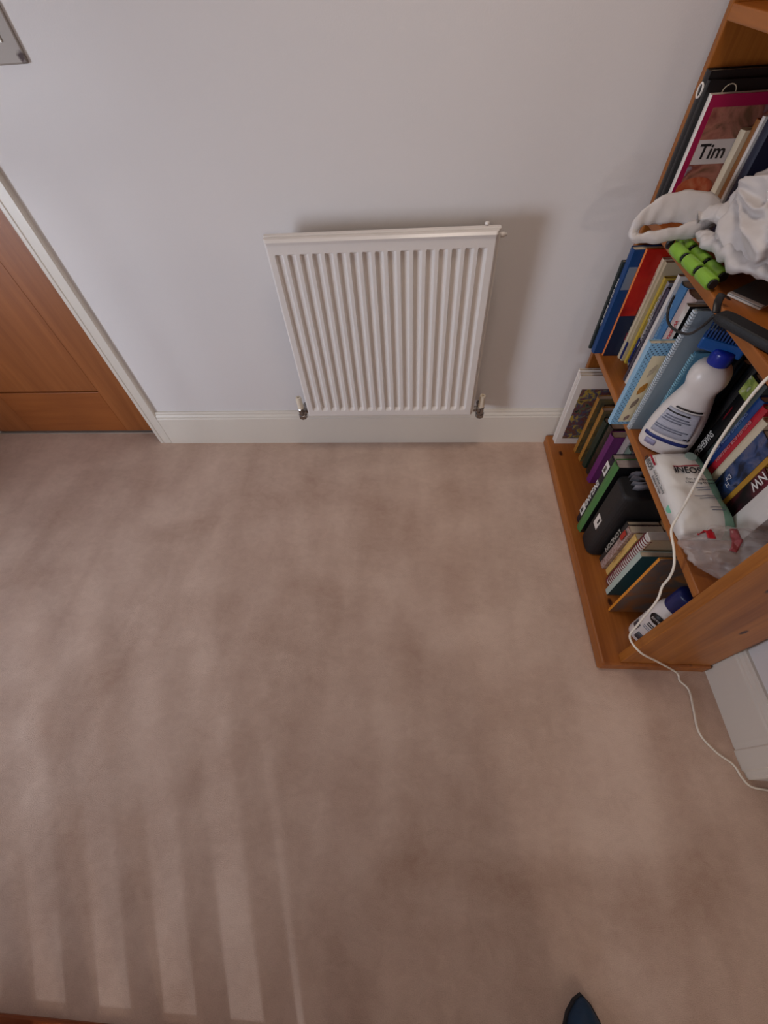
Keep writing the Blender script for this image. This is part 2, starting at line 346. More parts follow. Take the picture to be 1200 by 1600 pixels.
# ------------------------------------------------------------------ light switch
sw = empty('light_switch', (-.888, 0, 1.190), 'brushed metal light switch with white rocker and brown rusty corner', 'light switch')
def steel():
    mt = mat('brushed_steel', (150, 140, 132), .55, .25); nt = mt.node_tree; N = nt.nodes.new; b = nt.nodes['Principled BSDF']
    tc = N('ShaderNodeTexCoord'); v = N('ShaderNodeVectorMath'); v.operation = 'DISTANCE'; v.inputs[1].default_value = (.034, -.006, -.033)
    nt.links.new(tc.outputs['Object'], v.inputs[0])
    n = N('ShaderNodeTexNoise'); n.inputs['Scale'].default_value = 90; nt.links.new(tc.outputs['Object'], n.inputs[0])
    a = N('ShaderNodeMath'); a.operation = 'MULTIPLY_ADD'; a.inputs[1].default_value = .014; nt.links.new(n.outputs['Fac'], a.inputs[0]); nt.links.new(v.outputs['Value'], a.inputs[2])
    r = N('ShaderNodeMapRange'); r.inputs[1].default_value = .013; r.inputs[2].default_value = .018; nt.links.new(a.outputs[0], r.inputs[0])
    mx = N('ShaderNodeMix'); mx.data_type = 'RGBA'; mx.inputs[6].default_value = lin((52, 24, 20)) + (1,); mx.inputs[7].default_value = lin((150, 140, 132)) + (1,)
    nt.links.new(r.outputs[0], mx.inputs[0]); nt.links.new(mx.outputs[2], b.inputs['Base Color'])
    return mt
obj('face_plate', bx(-.043, .043, -.007, 0, -.043, .043), steel(), sw, bevel=.003)
obj('rocker', bx(-.0105, .0105, -.0105, -.006, -.0105, .0105), mat('white_plastic', (240, 236, 230), .35), sw, bevel=.001)

# ------------------------------------------------------------------ bookcase
BX, BXB = .583, .828                                    # front edge, back
Y0, Y1 = -.019, -.925                                   # outer faces of the two sides
bc = empty('bookcase', (.70, -.47, 0), 'orange pine bookcase full of books standing along the right wall', 'bookcase')
def bp(name, mt, x0, x1, y0, y1, z0, z1, bev=.002): return obj(name, bx(x0 - .70, x1 - .70, y0 + .47, y1 + .47, z0, z1), mt, bc, bevel=bev)
TP = .018
bp('side_panel', pine_z, BX, BXB, Y0 - TP, Y0, .045, 1.9, .003); bp('side_panel', pine_z, BX, BXB, Y1, Y1 + .024, .045, 1.9, .003)
bp('base_board', pine_y, .532, BXB, -.932, -.021, .0, .045, .006)
for z in (.454, .826, 1.163, 1.52): bp('shelf', pine_y, BX, BXB - .012, Y1 + .024, Y0 - TP, z - .022, z, .003)
bp('top_board', pine_y, BX - .01, BXB, Y1 - .008, Y0, 1.9, 1.922, .004)
bp('back_panel', pine_back, BXB - .012, BXB - .002, Y1 + .02, Y0 - TP, .045, 1.9, .0005)

# ------------------------------------------------------------------ books
def book(label, x, y0, t, z, h, d, spine, near=None, far=None, pages=None, group='books on the middle shelf', bulge=.3, board=.0018, hard=True, lean=0.0, yaw=0.0, name='book'):
    """spine at x facing the room, thickness t from y0 towards the camera, depth d to the wall"""
    near = near or spine; far = far or spine; d = min(d, .8145 - x)
    r = empty(name, (x, y0, z), label, 'book', group, yaw)
    r.rotation_euler = (lean, 0, yaw)
    bm = bmesh.new(); b = min(t * bulge, .006); n = 6 if bulge else 1
    out = [(d, 0)] + [(-b * math.sin(PI * i / n) if bulge else 0, -t * i / n) for i in range(n + 1)] + [(d, -t)]
    c = min(board, t * .25)
    inn = [(d, -c)] + [(c - b * .8 * math.sin(PI * i / n), -c - (t - 2 * c) * i / n) for i in range(n + 1)] + [(d, -t + c)]
    rings = []
    for zz in (0, h):
        rings.append(([bm.verts.new((p[0], p[1], zz)) for p in out], [bm.verts.new((p[0], p[1], zz)) for p in inn]))
    (o0, i0), (o1, i1) = rings; k = len(out)
    def mi(j): return 1 if j == k - 2 else 2 if j == 0 else 0
    for j in range(k - 1):
        for q in ((o0[j], o0[j + 1], o1[j + 1], o1[j]), (i0[j + 1], i0[j], i1[j], i1[j + 1]), (o1[j], o1[j + 1], i1[j + 1], i1[j]), (o0[j + 1], o0[j], i0[j], i0[j + 1])):
            bm.faces.new(q).material_index = mi(j)
    for j in (0, k - 1): bm.faces.new((o0[j], o1[j], i1[j], i0[j])).material_index = 1
    me_ = obj('cover', bm, [spine, near, far], r)
    g = .003 if hard else .0004
    if t > .004: obj('pages', bx(c * .5 + .001, d - (g if hard else .0005), -t + c * 1.02, -c * 1.02, g, h - g), pages or paper, r)
    r['t'] = t; r['h'] = h; r['d'] = d
    return r
def spine_text(b, s, size, pos, mt, sx=1.0, bold=0.0, off=.0068, flip=False):
    t, h = b['t'], b['h']
    X = (0, 0, 1) if flip else (0, 0, -1); Y = (0, 1, 0) if flip else (0, -1, 0)
    return text('title', s, size, frame((-min(t * .3, .006) - .0006, -t / 2, h * pos), X, Y), mt, b, sx, bold)
def spine_label(b, z0, z1, mt, f=.8, name='spine_label'):
    t = b['t']; x = -min(t * .3, .006) - .0003
    return obj(name, bx(x, x + .0015, -t * (.5 + f / 2), -t * (.5 - f / 2), z0, z1), mt, b)
def cover_text(b, s, size, x, z, mt, sx=1.0, bold=0.0):
    return text('title', s, size, frame((x, -b['t'] - .0012, z), (1, 0, 0), (0, 0, 1)), mt, b, sx, bold)
def cover_patch(b, x0, x1, z0, z1, mt, name='cover_picture'):
    t = b['t']; return obj(name, bx(x0, x1, -t - .0006, -t + .0005, z0, z1), mt, b)
C = lambda n, rgb, **k: mat(n, rgb, k.pop('rough', .45), **k)
navy = C('cloth_navy', (28, 34, 58)); dkgreen = C('cover_dark_green', (38, 46, 44)); royal = C('cover_royal_blue', (8, 62, 118)); orange = C('cover_orange', (232, 128, 62))
cream = C('cover_cream', (222, 206, 176)); white = C('cover_white', (228, 220, 212)); yellow = C('cover_yellow', (206, 176, 70)); ltblue = C('cover_light_blue', (150, 190, 216))
midblue = C('cover_mid_blue', (72, 124, 172)); pink = C('cover_pale_pink', (206, 186, 180)); redc = C('cover_red', (186, 24, 44)); dkblack = C('cover_black', (22, 22, 24), rough=.35)
purple = C('cover_purple', (112, 40, 108)); green = C('cover_green', (72, 124, 66)); tealc = C('cover_teal', (30, 84, 92)); brown = C('cover_brown', (150, 96, 46)); ambr = C('cover_amber', (222, 142, 42))

G1, G2, G3 = 'books on the bottom shelf', 'books on the middle shelf', 'books on the upper shelf'
z1_, z2_, z3_ = .0456, .4546, .8266
# --- upper shelf
b = book('black spined book against the pine side panel, upper shelf', .583, -.038, .024, z3_, .252, .2, dkblack, group=G3, bulge=.1)
obj('ring_pull', (lambda bm: (tube(bm, [Vector((-.002 + .0, -.012 + .009 * math.sin(a), .222 + .011 * math.cos(a))) for a in [i * PI / 8 for i in range(16)]], .0022, 6, closed=True), bm)[1])(bmesh.new()), white, b)
tim_far = C('cover_magenta', (160, 16, 70))
b = book('black book with a thin gold loop on its cover, behind the food book', .582, -.063, .012, z3_, .240, .2, dkblack, group=G3, bulge=.1)
obj('loop_mark', (lambda bm: (tube(bm, [Vector((.045 + .013 * math.cos(a), -.0122, .222 + .012 * math.sin(a))) for a in [PI * i / 10 for i in range(11)]], .0009, 5), bm)[1])(bmesh.new()), cream, b)
b = book('hardback cookery book with pinkish red border and "Tim" on a food photo cover', .590, -.076, .016, z3_, .222, .21, white, near=tim_far, group=G3, bulge=.1)
cover_patch(b, .012, .2, .008, .203, blotch('food_photo', [(96, 96, 122), (150, 140, 150), (122, 66, 56), (168, 110, 92), (104, 72, 52), (176, 150, 132)], 14))
o = cover_patch(b, .013, .199, .110, .152, C('title_band', (206, 196, 192)), 'title_band'); o.location.y = -.0004
obj('tomato_picture', (lambda bm: (lathe(bm, [(.001, 0), (.03, 0), (.03, .0006), (.001, .0006)], 20, Matrix.Translation((.045, -.0168, .066)) @ Matrix.Rotation(PI / 2, 4, 'X'), 1.3, .7), bm)[1])(bmesh.new()), blotch('tomato', [(120, 40, 24), (178, 84, 52), (196, 128, 92)], 30), b)
cover_text(b, 'Tim', .036, .048, .131, black_ink, 1.0, .0006)
b = book('cream book tucked behind the white carrier bag', .674, -.096, .022, z3_, .170, .125, cream, group=G3, bulge=.2)
b = book('tan brown book right of the cream one behind the bag', .682, -.120, .020, z3_, .190, .125, brown, group=G3, bulge=.2)
b = book('slim white book between tan and navy books behind the bag', .674, -.150, .010, z3_, .20, .125, white, group=G3, bulge=.2)
b = book('navy book with pale top beside the slim white book', .678, -.163, .026, z3_, .205, .125, navy, group=G3, bulge=.2)
# --- middle shelf, far end
b = book('dark greenish black slim book at the far end of middle shelf', .560, -.038, .012, z2_, .262, .2, dkgreen, group=G2, bulge=.2)
b = book('royal blue hardback with tiny white spine lettering', .566, -.051, .026, z2_, .303, .21, royal, group=G2, bulge=.12)
spine_text(b, 'THE GREAT BOOK OF', .010, .52, white_ink, 1.4)
cover_patch(b, .004, .05, .2, .26, C('cover_globe', (120, 134, 150)), 'cover_picture')
b = book('orange spined hardback with red and navy front cover', .592, -.079, .010, z2_, .308, .21, orange, near=blotch('redcover', [(150, 20, 16), (188, 30, 20), (200, 60, 30)], 10), group=G2, bulge=.2)
cover_patch(b, .0, .2, .0, .13, C('navy_print', (24, 38, 66)), 'lower_cover_panel'); cover_patch(b, .045, .055, .2, .27, cream, 'pale_stripe')
b = book('cream paperback with red and black spine print', .636, -.092, .014, z2_, .29, .17, cream, group=G2, hard=False, bulge=.1)
spine_text(b, 'A FIRST BOOK', .011, .72, red_ink, 1.3); spine_text(b, 'STORIES', .009, .45, black_ink, 1.5); spine_text(b, 'two', .011, .24, red_ink, 1.5)
b = book('pale beige paperback with navy square at spine foot', .640, -.107, .011, z2_, .288, .17, C('cover_beige', (206, 190, 156)), group=G2, hard=False, bulge=.1)
spine_label(b, .006, .06, navy_ink)
b = book('mustard yellow thin book with plain spine', .648, -.1195, .012, z2_, .255, .17, yellow, group=G2, bulge=.1)
b = book('grey book with multicoloured lettering on spine', .655, -.133, .013, z2_, .25, .17, blotch('greyprint', [(120, 122, 140), (170, 165, 165), (150, 130, 130)], 40), group=G2, bulge=.1)
spine_text(b, 'ANIMALS', .012, .72, white_ink, 1.5); spine_label(b, .01, .09, navy_ink, .7)
b = book('navy slim book with white lines beside the grey book', .652, -.1475, .010, z2_, .24, .17, navy, group=G2, bulge=.1)
spine_text(b, 'STAR ATLAS OF', .007, .5, white_ink, 2)
for i, (t, h, c_, n_) in enumerate(((.012, .235, midblue, 'faded blue'), (.014, .25, C('cover_rust', (120, 60, 46)), 'rust red'), (.012, .24, C('cover_lilac', (120, 112, 140)), 'lilac grey'))):
    b = book(n_ + ' slim book in the middle shelf row, left of the white spine', .650, -.159 - i * .015, t, z2_, h, .17, c_, group=G2, bulge=.1); spine_text(b, 'Volume of tales', .007, .55, white_ink, 1.6)
b = book('dark grey patterned slim book pulled forward beside the white spine', .622, -.206, .010, z2_, .27, .19, blotch('darkprint', [(50, 48, 60), (86, 80, 90), (60, 50, 80)], 60), group=G2, bulge=.1)
b = book('tall book with plain white spine', .624, -.2175, .014, z2_, .308, .19, white, group=G2, bulge=.15)
b = book('mid blue paperback with pale spine lettering', .632, -.233, .034, z2_, .298, .19, midblue, group=G2, hard=False, bulge=.2)
spine_text(b, 'THE COUNTRY YEAR BOOK', .014, .55, ltblue, 1.0); spine_label(b, .006, .05, navy_ink, .5)
b = book('pale blue and cream slim book beside the mid blue paperback', .640, -.268, .012, z2_, .28, .19, C('cover_pale_grey_blue', (168, 178, 190)), group=G2, bulge=.1)
b = book('wide pale pink hardback with blank spine', .626, -.282, .05, z2_, .305, .19, pink, group=G2, bulge=.12)
b = book('white spined book with red lettering next to the pink hardback', .606, -.334, .018, z2_, .30, .2, white, near=dkblack, group=G2, bulge=.1)
spine_text(b, 'WHERE ARE THE', .013, .70, red_ink, 1.1, .0004)
# light blue book with a dotted border and cream picture panel
def polka():
    mt = mat('polka_blue', (132, 182, 216), .5); nt = mt.node_tree; N = nt.nodes.new; b = nt.nodes['Principled BSDF']
    tc = N('ShaderNodeTexCoord'); mp = N('ShaderNodeMapping'); mp.inputs['Scale'].default_value = (130, 1, 130); mp.inputs['Rotation'].default_value = (0, PI / 4, 0)
    nt.links.new(tc.outputs['Object'], mp.inputs[0]); fr = N('ShaderNodeVectorMath'); fr.operation = 'FRACTION'; nt.links.new(mp.outputs[0], fr.inputs[0])
    sx = N('ShaderNodeSeparateXYZ'); nt.links.new(fr.outputs[0], sx.inputs[0]); cx = N('ShaderNodeCombineXYZ'); nt.links.new(sx.outputs[0], cx.inputs[0]); nt.links.new(sx.outputs[2], cx.inputs[2])
    ds = N('ShaderNodeVectorMath'); ds.operation = 'DISTANCE'; ds.inputs[1].default_value = (.5, 0, .5); nt.links.new(cx.outputs[0], ds.inputs[0])
    lt = N('ShaderNodeMath'); lt.operation = 'LESS_THAN'; lt.inputs[1].default_value = .22; nt.links.new(ds.outputs['Value'], lt.inputs[0])
    mx = N('ShaderNodeMix'); mx.data_type = 'RGBA'; mx.inputs[6].default_value = lin((132, 182, 216)) + (1,); mx.inputs[7].default_value = lin((36, 60, 92)) + (1,)
    nt.links.new(lt.outputs[0], mx.inputs[0]); nt.links.new(mx.outputs[2], b.inputs['Base Color']); return mt
b = book('light blue book with dotted border and cream picture panel', .534, -.384, .017, z2_, .244, .16, ltblue, near=polka(), group=G2, bulge=.1)
cover_patch(b, .017, .15, .010, .212, C('panel_cream', (226, 212, 176)), 'picture_panel')
def leaf(bm, x, z, rx, rz, rot, y):
    n = 14; c = [bm.verts.new((x + rx * math.cos(a) * math.cos(rot) - rz * math.sin(a) * math.sin(rot) * (1 + .3 * math.sin(3 * a)), y, z + rx * math.cos(a) * math.sin(rot) + rz * math.sin(a) * math.cos(rot) * (1 + .3 * math.sin(2 * a)))) for a in [2 * PI * i / n for i in range(n)]]
    c2 = [bm.verts.new(v.co + Vector((0, .0008, 0))) for v in c]; bm.faces.new(c); bm.faces.new(c2[::-1]); [bm.faces.new((c[i], c[(i + 1) % n], c2[(i + 1) % n], c2[i])) for i in range(n)]
for i, (zz, cc, nm) in enumerate(((.17, (190, 176, 150), 'grey'), (.118, (178, 120, 36), 'ochre'), (.072, (128, 112, 96), 'taupe'), (.024, (134, 112, 100), 'brown'))):
    bm = bmesh.new(); leaf(bm, .034, zz, .006 if i != 1 else .008, .017 if i < 3 else .009, -.15, -.0182); obj('painted_leaf', bm, mat('leaf_' + nm, cc, .6, var=.35, scale=160), b)
# two thin folders behind the cleaner bottle
def folder(label, x, y0, t, h, d, m_edge, m_face):
    r = empty('folder', (x, y0, z2_), label, 'folder')
    bm = bmesh.new(); box(bm, 0, d, -t * .3, 0, 0, h); obj('back_cover', bm, m_face, r, bevel=.0008)
    bm = bmesh.new(); box(bm, 0, d, -t, -t * .7, 0, h); obj('front_cover', bm, m_face, r, bevel=.0008)
    bm = bmesh.new(); n = int(h / .006)
    for k in range(n): box(bm, -.003, .003, -t - .0005, .0005, k * .006, k * .006 + .004)
    obj('ribbed_spine', bm, m_edge, r); obj('sheets', bx(.004, d - .004, -t * .7, -t * .3, .004, h - .004), paper_w, r)
    r['t'] = t; return r
folder('tall grey blue ring folder with ribbed white spine', .580, -.410, .011, .330, .2, C('folder_rib', (196, 206, 214)), C('folder_grey', (126, 140, 150)))
f2 = folder('shorter sky blue folder with black finger slot behind the cleaner bottle', .622, -.424, .008, .238, .17, C('folder_edge_blue', (140, 186, 204)), C('folder_blue', (98, 150, 178)))
bm = bmesh.new(); lathe(bm, [(.001, 0), (.012, 0), (.012, .0006), (.001, .0006)], 16, Matrix.Translation((.035, -.0080, .115)) @ Matrix.Rotation(PI / 2, 4, 'X'), 1.4, .6); obj('finger_slot', bm, black, f2)

# cleaner bottle
sb = empty('cleaner_bottle', (.640, -.486, z2_), 'white cleaner bottle with blue brush head standing on the middle shelf', 'bottle', rz=math.radians(-35))
wp = mat('bottle_white', (232, 224, 218), .32)
prof = [(.046, 0), (.056, .004), (.0595, .012), (.060, .05), (.0565, .09), (.0485, .13), (.0400, .16), (.0345, .178), (.0335, .188), (.0365, .200), (.0400, .212), (.0400, .224), (.0365, .238), (.028, .249), (.018, .255)]
def bottle_r(z):
    for (r0, a), (r1, b_) in zip(prof, prof[1:]):
        if a <= z <= b_: return r0 + (r1 - r0) * (z - a) / (b_ - a)
    return .016
def bsy(z): return .56 + .44 * min(max((z - .07) / .12, 0), 1)
bm = bmesh.new(); rings = []
for r, z in prof:
    ring = []
    for i in range(32):
        t = 2 * PI * i / 32; c, s_ = math.cos(t), math.sin(t); p = .8
        ring.append(bm.verts.new((r * math.copysign(abs(c) ** p, c), r * bsy(z) * math.copysign(abs(s_) ** p, s_), z)))
    rings.append(ring)
for a, c in zip(rings, rings[1:]):
    for i in range(32): bm.faces.new((a[i], a[(i + 1) % 32], c[(i + 1) % 32], c[i]))
bm.faces.new(rings[0][::-1]); bm.faces.new(rings[-1])
o = obj('body', bm, wp, sb, smooth=True); o.modifiers.new('sub', 'SUBSURF').render_levels = 1
capb = C('cap_blue', (14, 40, 150), rough=.28)
bm = bmesh.new(); lathe(bm, [(.0205, .246), (.022, .248), (.022, .276), (.020, .282), (.012, .284)], 24); obj('cap', bm, capb, sb, smooth=True)
tq = C('plastic_teal_blue', (14, 78, 146), rough=.3)
bh = obj('brush_head', bx(-.052, .030, -.008, .030, .272, .298), tq, sb, bevel=.004)
bm = bmesh.new()
for i in range(13):
    for j in range(4): x, y = -.048 + i * .0062, -.003 + j * .0095; box(bm, x - .0016, x + .0016, y - .0016, y + .0016, .296, .318)
obj('bristles', bm, C('bristle_blue', (12, 60, 120)), bh)['kind'] = 'stuff'
def wrap(name, z0, z1, a0, a1, mt, off=.0006, nz=6, na=10):
    """printed area following the bottle wall"""
    bm = bmesh.new(); g = []
    for i in range(nz + 1):
        z = z0 + (z1 - z0) * i / nz; r = bottle_r(z) + off; row = []
        for k in range(na + 1):
            t = -PI / 2 + a0 + (a1 - a0) * k / na; c, s_ = math.cos(t), math.sin(t); p = .8
            row.append(bm.verts.new((r * math.copysign(abs(c) ** p, c), (r * bsy(z) + off) * math.copysign(abs(s_) ** p, s_), z)))
        g.append(row)
    for a, c in zip(g, g[1:]):
        for k in range(na): bm.faces.new((a[k], a[k + 1], c[k + 1], c[k]))
    o = obj(name, bm, mt, sb, smooth=True); sd = o.modifiers.new('thick', 'SOLIDIFY'); sd.thickness = .0006; sd.offset = 1; return o
wrap('text_panel', .062, .142, -.75, .75, blotch('small_print', [(150, 156, 176), (196, 196, 206), (168, 172, 190)], 60, .4, (1, 1, 9)))
wrap('label_band', .044, .054, -.95, .85, navy_ink, .0008, 2); wrap('headline_bar', .147, .1505, -.45, .75, black_ink, .0008, 1); wrap('headline_bar', .1325, .1360, -.75, .25, black_ink, .0012, 1)
for zz, a0, a1 in ((.066, .45, .62), (.066, .66, .76), (.121, -.6, .3), (.114, -.6, .4), (.107, -.65, .1), (.086, -.7, .5), (.079, -.7, .3)): wrap('print_line', zz, zz + .0030, a0, a1, grey_ink if zz > .07 else black_ink, .0012, 1)
wrap('batch_print', .022, .038, -.7, -.2, C('pale_lilac_print', (150, 146, 176)), .0006, 2)

# --- middle shelf, near end: dark paperbacks, then coloured spines
for i, (t, h, x_, n_) in enumerate(((.029, .26, .71, 'tallest'), (.029, .245, .705, 'shorter'), (.029, .253, .708, 'middle'))):
    book('black book in the shadow behind the cleaner bottle, ' + n_ + ' of three', x_, -.436 - i * .0255, t - .004, z2_, h, .10, dkblack, group=G2, bulge=.2)
b = book('black paperback titled "SNAKEHEAD" with white and green picture at spine top', .708, -.5135, .031, z2_, .243, .1, dkblack, group=G2, hard=False, bulge=.1)
spine_text(b, 'SNAKEHEAD', .026, .225, white_ink, .5, .0003); spine_label(b, .198, .241, blotch('greenpic', [(216, 210, 200), (120, 140, 60), (190, 200, 110), (226, 220, 212)], 40), .98, 'cover_picture')
spine_text(b, '- ANTHONY -', .006, .62, red_ink, 1.1)
b = book('dark grey green hardback with faint gold lettering beside the black paperback', .709, -.5465, .014, z2_, .247, .1, C('cover_grey_green', (62, 74, 72)), group=G2, bulge=.2)
spine_text(b, 'Tales', .011, .55, C('gold_print', (170, 140, 70)), 1.1)
b = book('blue hardback with light lettering next to the red one', .707, -.562, .0205, z2_, .226, .1, blotch('bluecover', [(20, 48, 112), (24, 66, 130), (20, 96, 130)], 14), group=G2, bulge=.2)
spine_text(b, 'CHILDREN\'S ANIMAL BOOK', .010, .56, C('print_pale_blue', (140, 160, 196)), 1.0)
b = book('red hardback with pale lettering next to the blue one', .707, -.5835, .0195, z2_, .222, .1, redc, group=G2, bulge=.2)
spine_text(b, 'ENGLISH FOR CHILDREN', .011, .56, C('print_pale_red', (226, 160, 160)), 1.0)
b = book('thick cream hardback with blank spine beside the red one', .707, -.604, .0205, z2_, .207, .1, cream, group=G2, bulge=.2)
b = book('very thick paperback with starry dark blue spine and "Dr H"', .707, -.6255, .0505, z2_, .19, .1, blotch('galaxy', [(18, 22, 36), (26, 34, 56), (50, 74, 120), (96, 100, 130), (30, 36, 54)], 26), group=G2, hard=False, bulge=.06)
spine_text(b, 'Dr', .016, .37, white_ink); text('title', 'H', .016, frame((-.0034, -.033, .056), (0, 0, -1), (0, -1, 0)), white_ink, b)
b = book('thin mustard yellow spine between starry and dark red books', .707, -.677, .0125, z2_, .168, .1, C('cover_mustard', (200, 148, 50)), group=G2, bulge=.1)
b = book('dark red and black paperback with big white letters on spine', .707, -.6905, .038, z2_, .15, .1, blotch('darkred', [(24, 18, 22), (40, 20, 26), (110, 30, 44), (130, 40, 56)], 16), group=G2, hard=False, bulge=.06)
spine_text(b, 'NW', .030, .86, white_ink, .8, .0004)
b = book('white paperback at the near end of the middle shelf', .700, -.731, .055, z2_, .16, .105, white, group=G2, hard=False, bulge=.06)

# pack of wipes lying on the front of the middle shelf
pk = empty('wipes_pack', (.642, -.654, z2_), 'white and pale green soft pack of wipes lying on the middle shelf edge', 'pack of wipes')
def pack_mat():
    mt = mat('pack_film', (230, 226, 220), .38); nt = mt.node_tree; N = nt.nodes.new; b = nt.nodes['Principled BSDF']
    tc = N('ShaderNodeTexCoord'); sp = N('ShaderNodeSeparateXYZ'); nt.links.new(tc.outputs['Object'], sp.inputs[0])
    n = N('ShaderNodeTexNoise'); n.inputs['Scale'].default_value = 14; nt.links.new(tc.outputs['Object'], n.inputs[0])
    a = N('ShaderNodeMath'); a.operation = 'MULTIPLY_ADD'; a.inputs[1].default_value = .02; nt.links.new(n.outputs['Fac'], a.inputs[0]); nt.links.new(sp.outputs[0], a.inputs[2])
    g = N('ShaderNodeMath'); g.operation = 'GREATER_THAN'; g.inputs[1].default_value = .040; nt.links.new(a.outputs[0], g.inputs[0])
    mx = N('ShaderNodeMix'); mx.data_type = 'RGBA'; mx.inputs[6].default_value = lin((232, 228, 222)) + (1,); mx.inputs[7].default_value = lin((134, 184, 160)) + (1,)
    nt.links.new(g.outputs[0], mx.inputs[0]); nt.links.new(mx.outputs[2], b.inputs['Base Color']); return mt
PW, PL, PH = .061, .120, .045
def pack_top(x, y):
    u, v = x / PW, y / PL
    e = (1 - abs(u) ** 5) * (1 - abs(v) ** 6)
    wr = noise.noise(Vector((x * 26, y * 20, 3.1))) * .004 + noise.noise(Vector((x * 60 + y * 30, y * 25, 1.7))) * .0018 - .004 * math.exp(-((v + .1 + u * .2) / .12) ** 2)
    return .004 + (PH + wr) * max(e, 0) ** .42
bm = bmesh.new(); NX, NY = 28, 44; top = []; bot = []
for i in range(NX + 1):
    rt, rb = [], []
    for j in range(NY + 1):
        x = PW * (2 * i / NX - 1); y = PL * (2 * j / NY - 1)
        pinch = 1 - .06 * abs(y / PL) ** 8
        rt.append(bm.verts.new((x * pinch, y, pack_top(x, y)))); rb.append(bm.verts.new((x * pinch * .97, y * .97, .001 + .003 * max(abs(x / PW) ** 8, abs(y / PL) ** 8))))
    top.append(rt); bot.append(rb)
for g, fl in ((top, 0), (bot, 1)):
    for i in range(NX):
        for j in range(NY): bm.faces.new((g[i][j], g[i + 1][j], g[i + 1][j + 1], g[i][j + 1]))
for i in range(NX):
    for j in (0, NY): bm.faces.new((top[i][j], top[i + 1][j], bot[i + 1][j], bot[i][j]))
for j in range(NY):
    for i in (0, NX): bm.faces.new((top[i][j], top[i][j + 1], bot[i][j + 1], bot[i][j]))
obj('wrapper', bm, pack_mat(), pk, smooth=True)
def pack_text(nm, s, size, x, y, mt, sx=1.0, bold=0.0): return text(nm, s, size, frame((x, y - .009, pack_top(x, y - .009) + .0025), (1, -.06, 0), (0, 1, 0)), mt, pk, sx, bold)
pack_text('logo', 'INEOS', .026, -.004, .051, black_ink, .82, .0003)
def strip(nm, x0, x1, y0, y1, mt):
    y0 -= .009; y1 -= .009
    bm = bmesh.new(); n = 10; g = []
    for k in range(n + 1):
        x = x0 + (x1 - x0) * k / n; g.append([bm.verts.new((x, y, pack_top(x, y) + h_)) for y in (y0, y1) for h_ in (.0022, .0030)])
    for a, c in zip(g, g[1:]):
        for q in ((0, 1), (2, 3), (1, 3), (0, 2)): bm.faces.new((a[q[0]], a[q[1]], c[q[1]], c[q[0]]))
    return obj(nm, bm, mt, pk)
strip('logo_bar', -.032, .028, .065, .0675, red_ink)
pack_text('strapline', 'Skin Anti-Bacterial', .0075, .012, .021, black_ink, 1.15); pack_text('strapline', 'Cleansing Wipes', .0075, .008, .013, black_ink, 1.2)
for x0, x1, y in ((-.002, .030, .001), (0, .026, -.005), (-.014, .032, -.023), (-.006, .034, -.030), (.004, .034, -.057), (.006, .034, -.064)): strip('print_line', x0, x1, y, y + .0013, grey_ink)
bm = bmesh.new(); lathe(bm, [(.001, 0), (.013, 0), (.013, .0008), (.001, .0008)], 20, Matrix.Translation((.020, .088, pack_top(.020, .088) + .0014))); obj('roundel', bm, C('print_mint', (176, 206, 196)), pk)
bm = bmesh.new(); lathe(bm, [(.001, 0), (.011, 0), (.011, .0008), (.001, .0008)], 20, Matrix.Translation((-.0575, -.047, .020)) @ Matrix.Rotation(-1.2, 4, 'Y')); obj('recycling_roundel', bm, C('print_green', (120, 190, 160)), pk)
# printing on the front side, reading along the shelf
sd = [(-PW - .0012, .075, .030)]
text('side_logo', 'INEOS', .017, frame((-PW - .0016, .094, .020), (0, -1, 0), (.2, 0, 1)), black_ink, pk, .95, .0002)
obj('side_logo_bar', bx(-PW - .0006, -PW + .003, .074, .108, .0325, .035), red_ink, pk)
text('side_text', 'Hand & Surface Cleansing', .0085, frame((-PW - .0012, .028, .026), (0, -1, 0), (.25, 0, 1)), black_ink, pk, .8); text('side_text', 'Antibacterial Wipes', .0085, frame((-PW - .002, .028, .015), (0, -1, 0), (.15, 0, 1)), black_ink, pk, .8)

# crumpled clear plastic bag
film = mat('clear_film', (224, 214, 210), .18, bump=.5, bscale=60, alpha=.30)
cb = empty('plastic_bag', (.650, -.835, z2_), 'crumpled clear plastic bag with red print at the near end of middle shelf', 'plastic bag')
bm = bmesh.new(); bmesh.ops.create_icosphere(bm, subdivisions=5, radius=1)
for v in bm.verts:
    p = v.co.copy(); n1 = noise.noise(p * 2.2) * .28 + abs(noise.noise(p * 4.5 + Vector((5, 1, 2)))) * -.22 + noise.noise(p * 9) * .05
    q = p * (1 + n1); v.co = Vector((q.x * .098 + .02 + .02 * p.z, q.y * .058 - .02 * q.x, max(q.z * .048 + .045, .0015)))
obj('film', bm, film, cb, smooth=True)
def drape(name, pts, wid, mt):
    co = [v.co for v in cb.children[0].data.vertices]; P_ = catmull(pts, 6); bm = bmesh.new(); g = []
    for i, c in enumerate(P_):
        d = (P_[min(i + 1, len(P_) - 1)] - P_[max(i - 1, 0)]).normalized(); n_ = Vector((-d.y, d.x, 0)); row = []
        for k in (-1, -.5, 0, .5, 1):
            q = c + n_ * k * wid; near_ = [v.z for v in co if (v.x - q.x) ** 2 + (v.y - q.y) ** 2 < 4e-5]; row.append(bm.verts.new((q.x, q.y, (max(near_) if near_ else .02) + .0012)))
        g.append(row)
    for a_, b_ in zip(g, g[1:]):
        for k in range(4): bm.faces.new((a_[k], a_[k + 1], b_[k + 1], b_[k]))
    o = obj(name, bm, mt, cb, smooth=True); sd_ = o.modifiers.new('thick', 'SOLIDIFY'); sd_.thickness = .0006; return o
drape('red_tab', [(-.046, .048, 0), (-.048, .036, 0), (-.050, .020, 0)], .0075, C('film_red', (190, 30, 44), rough=.3))
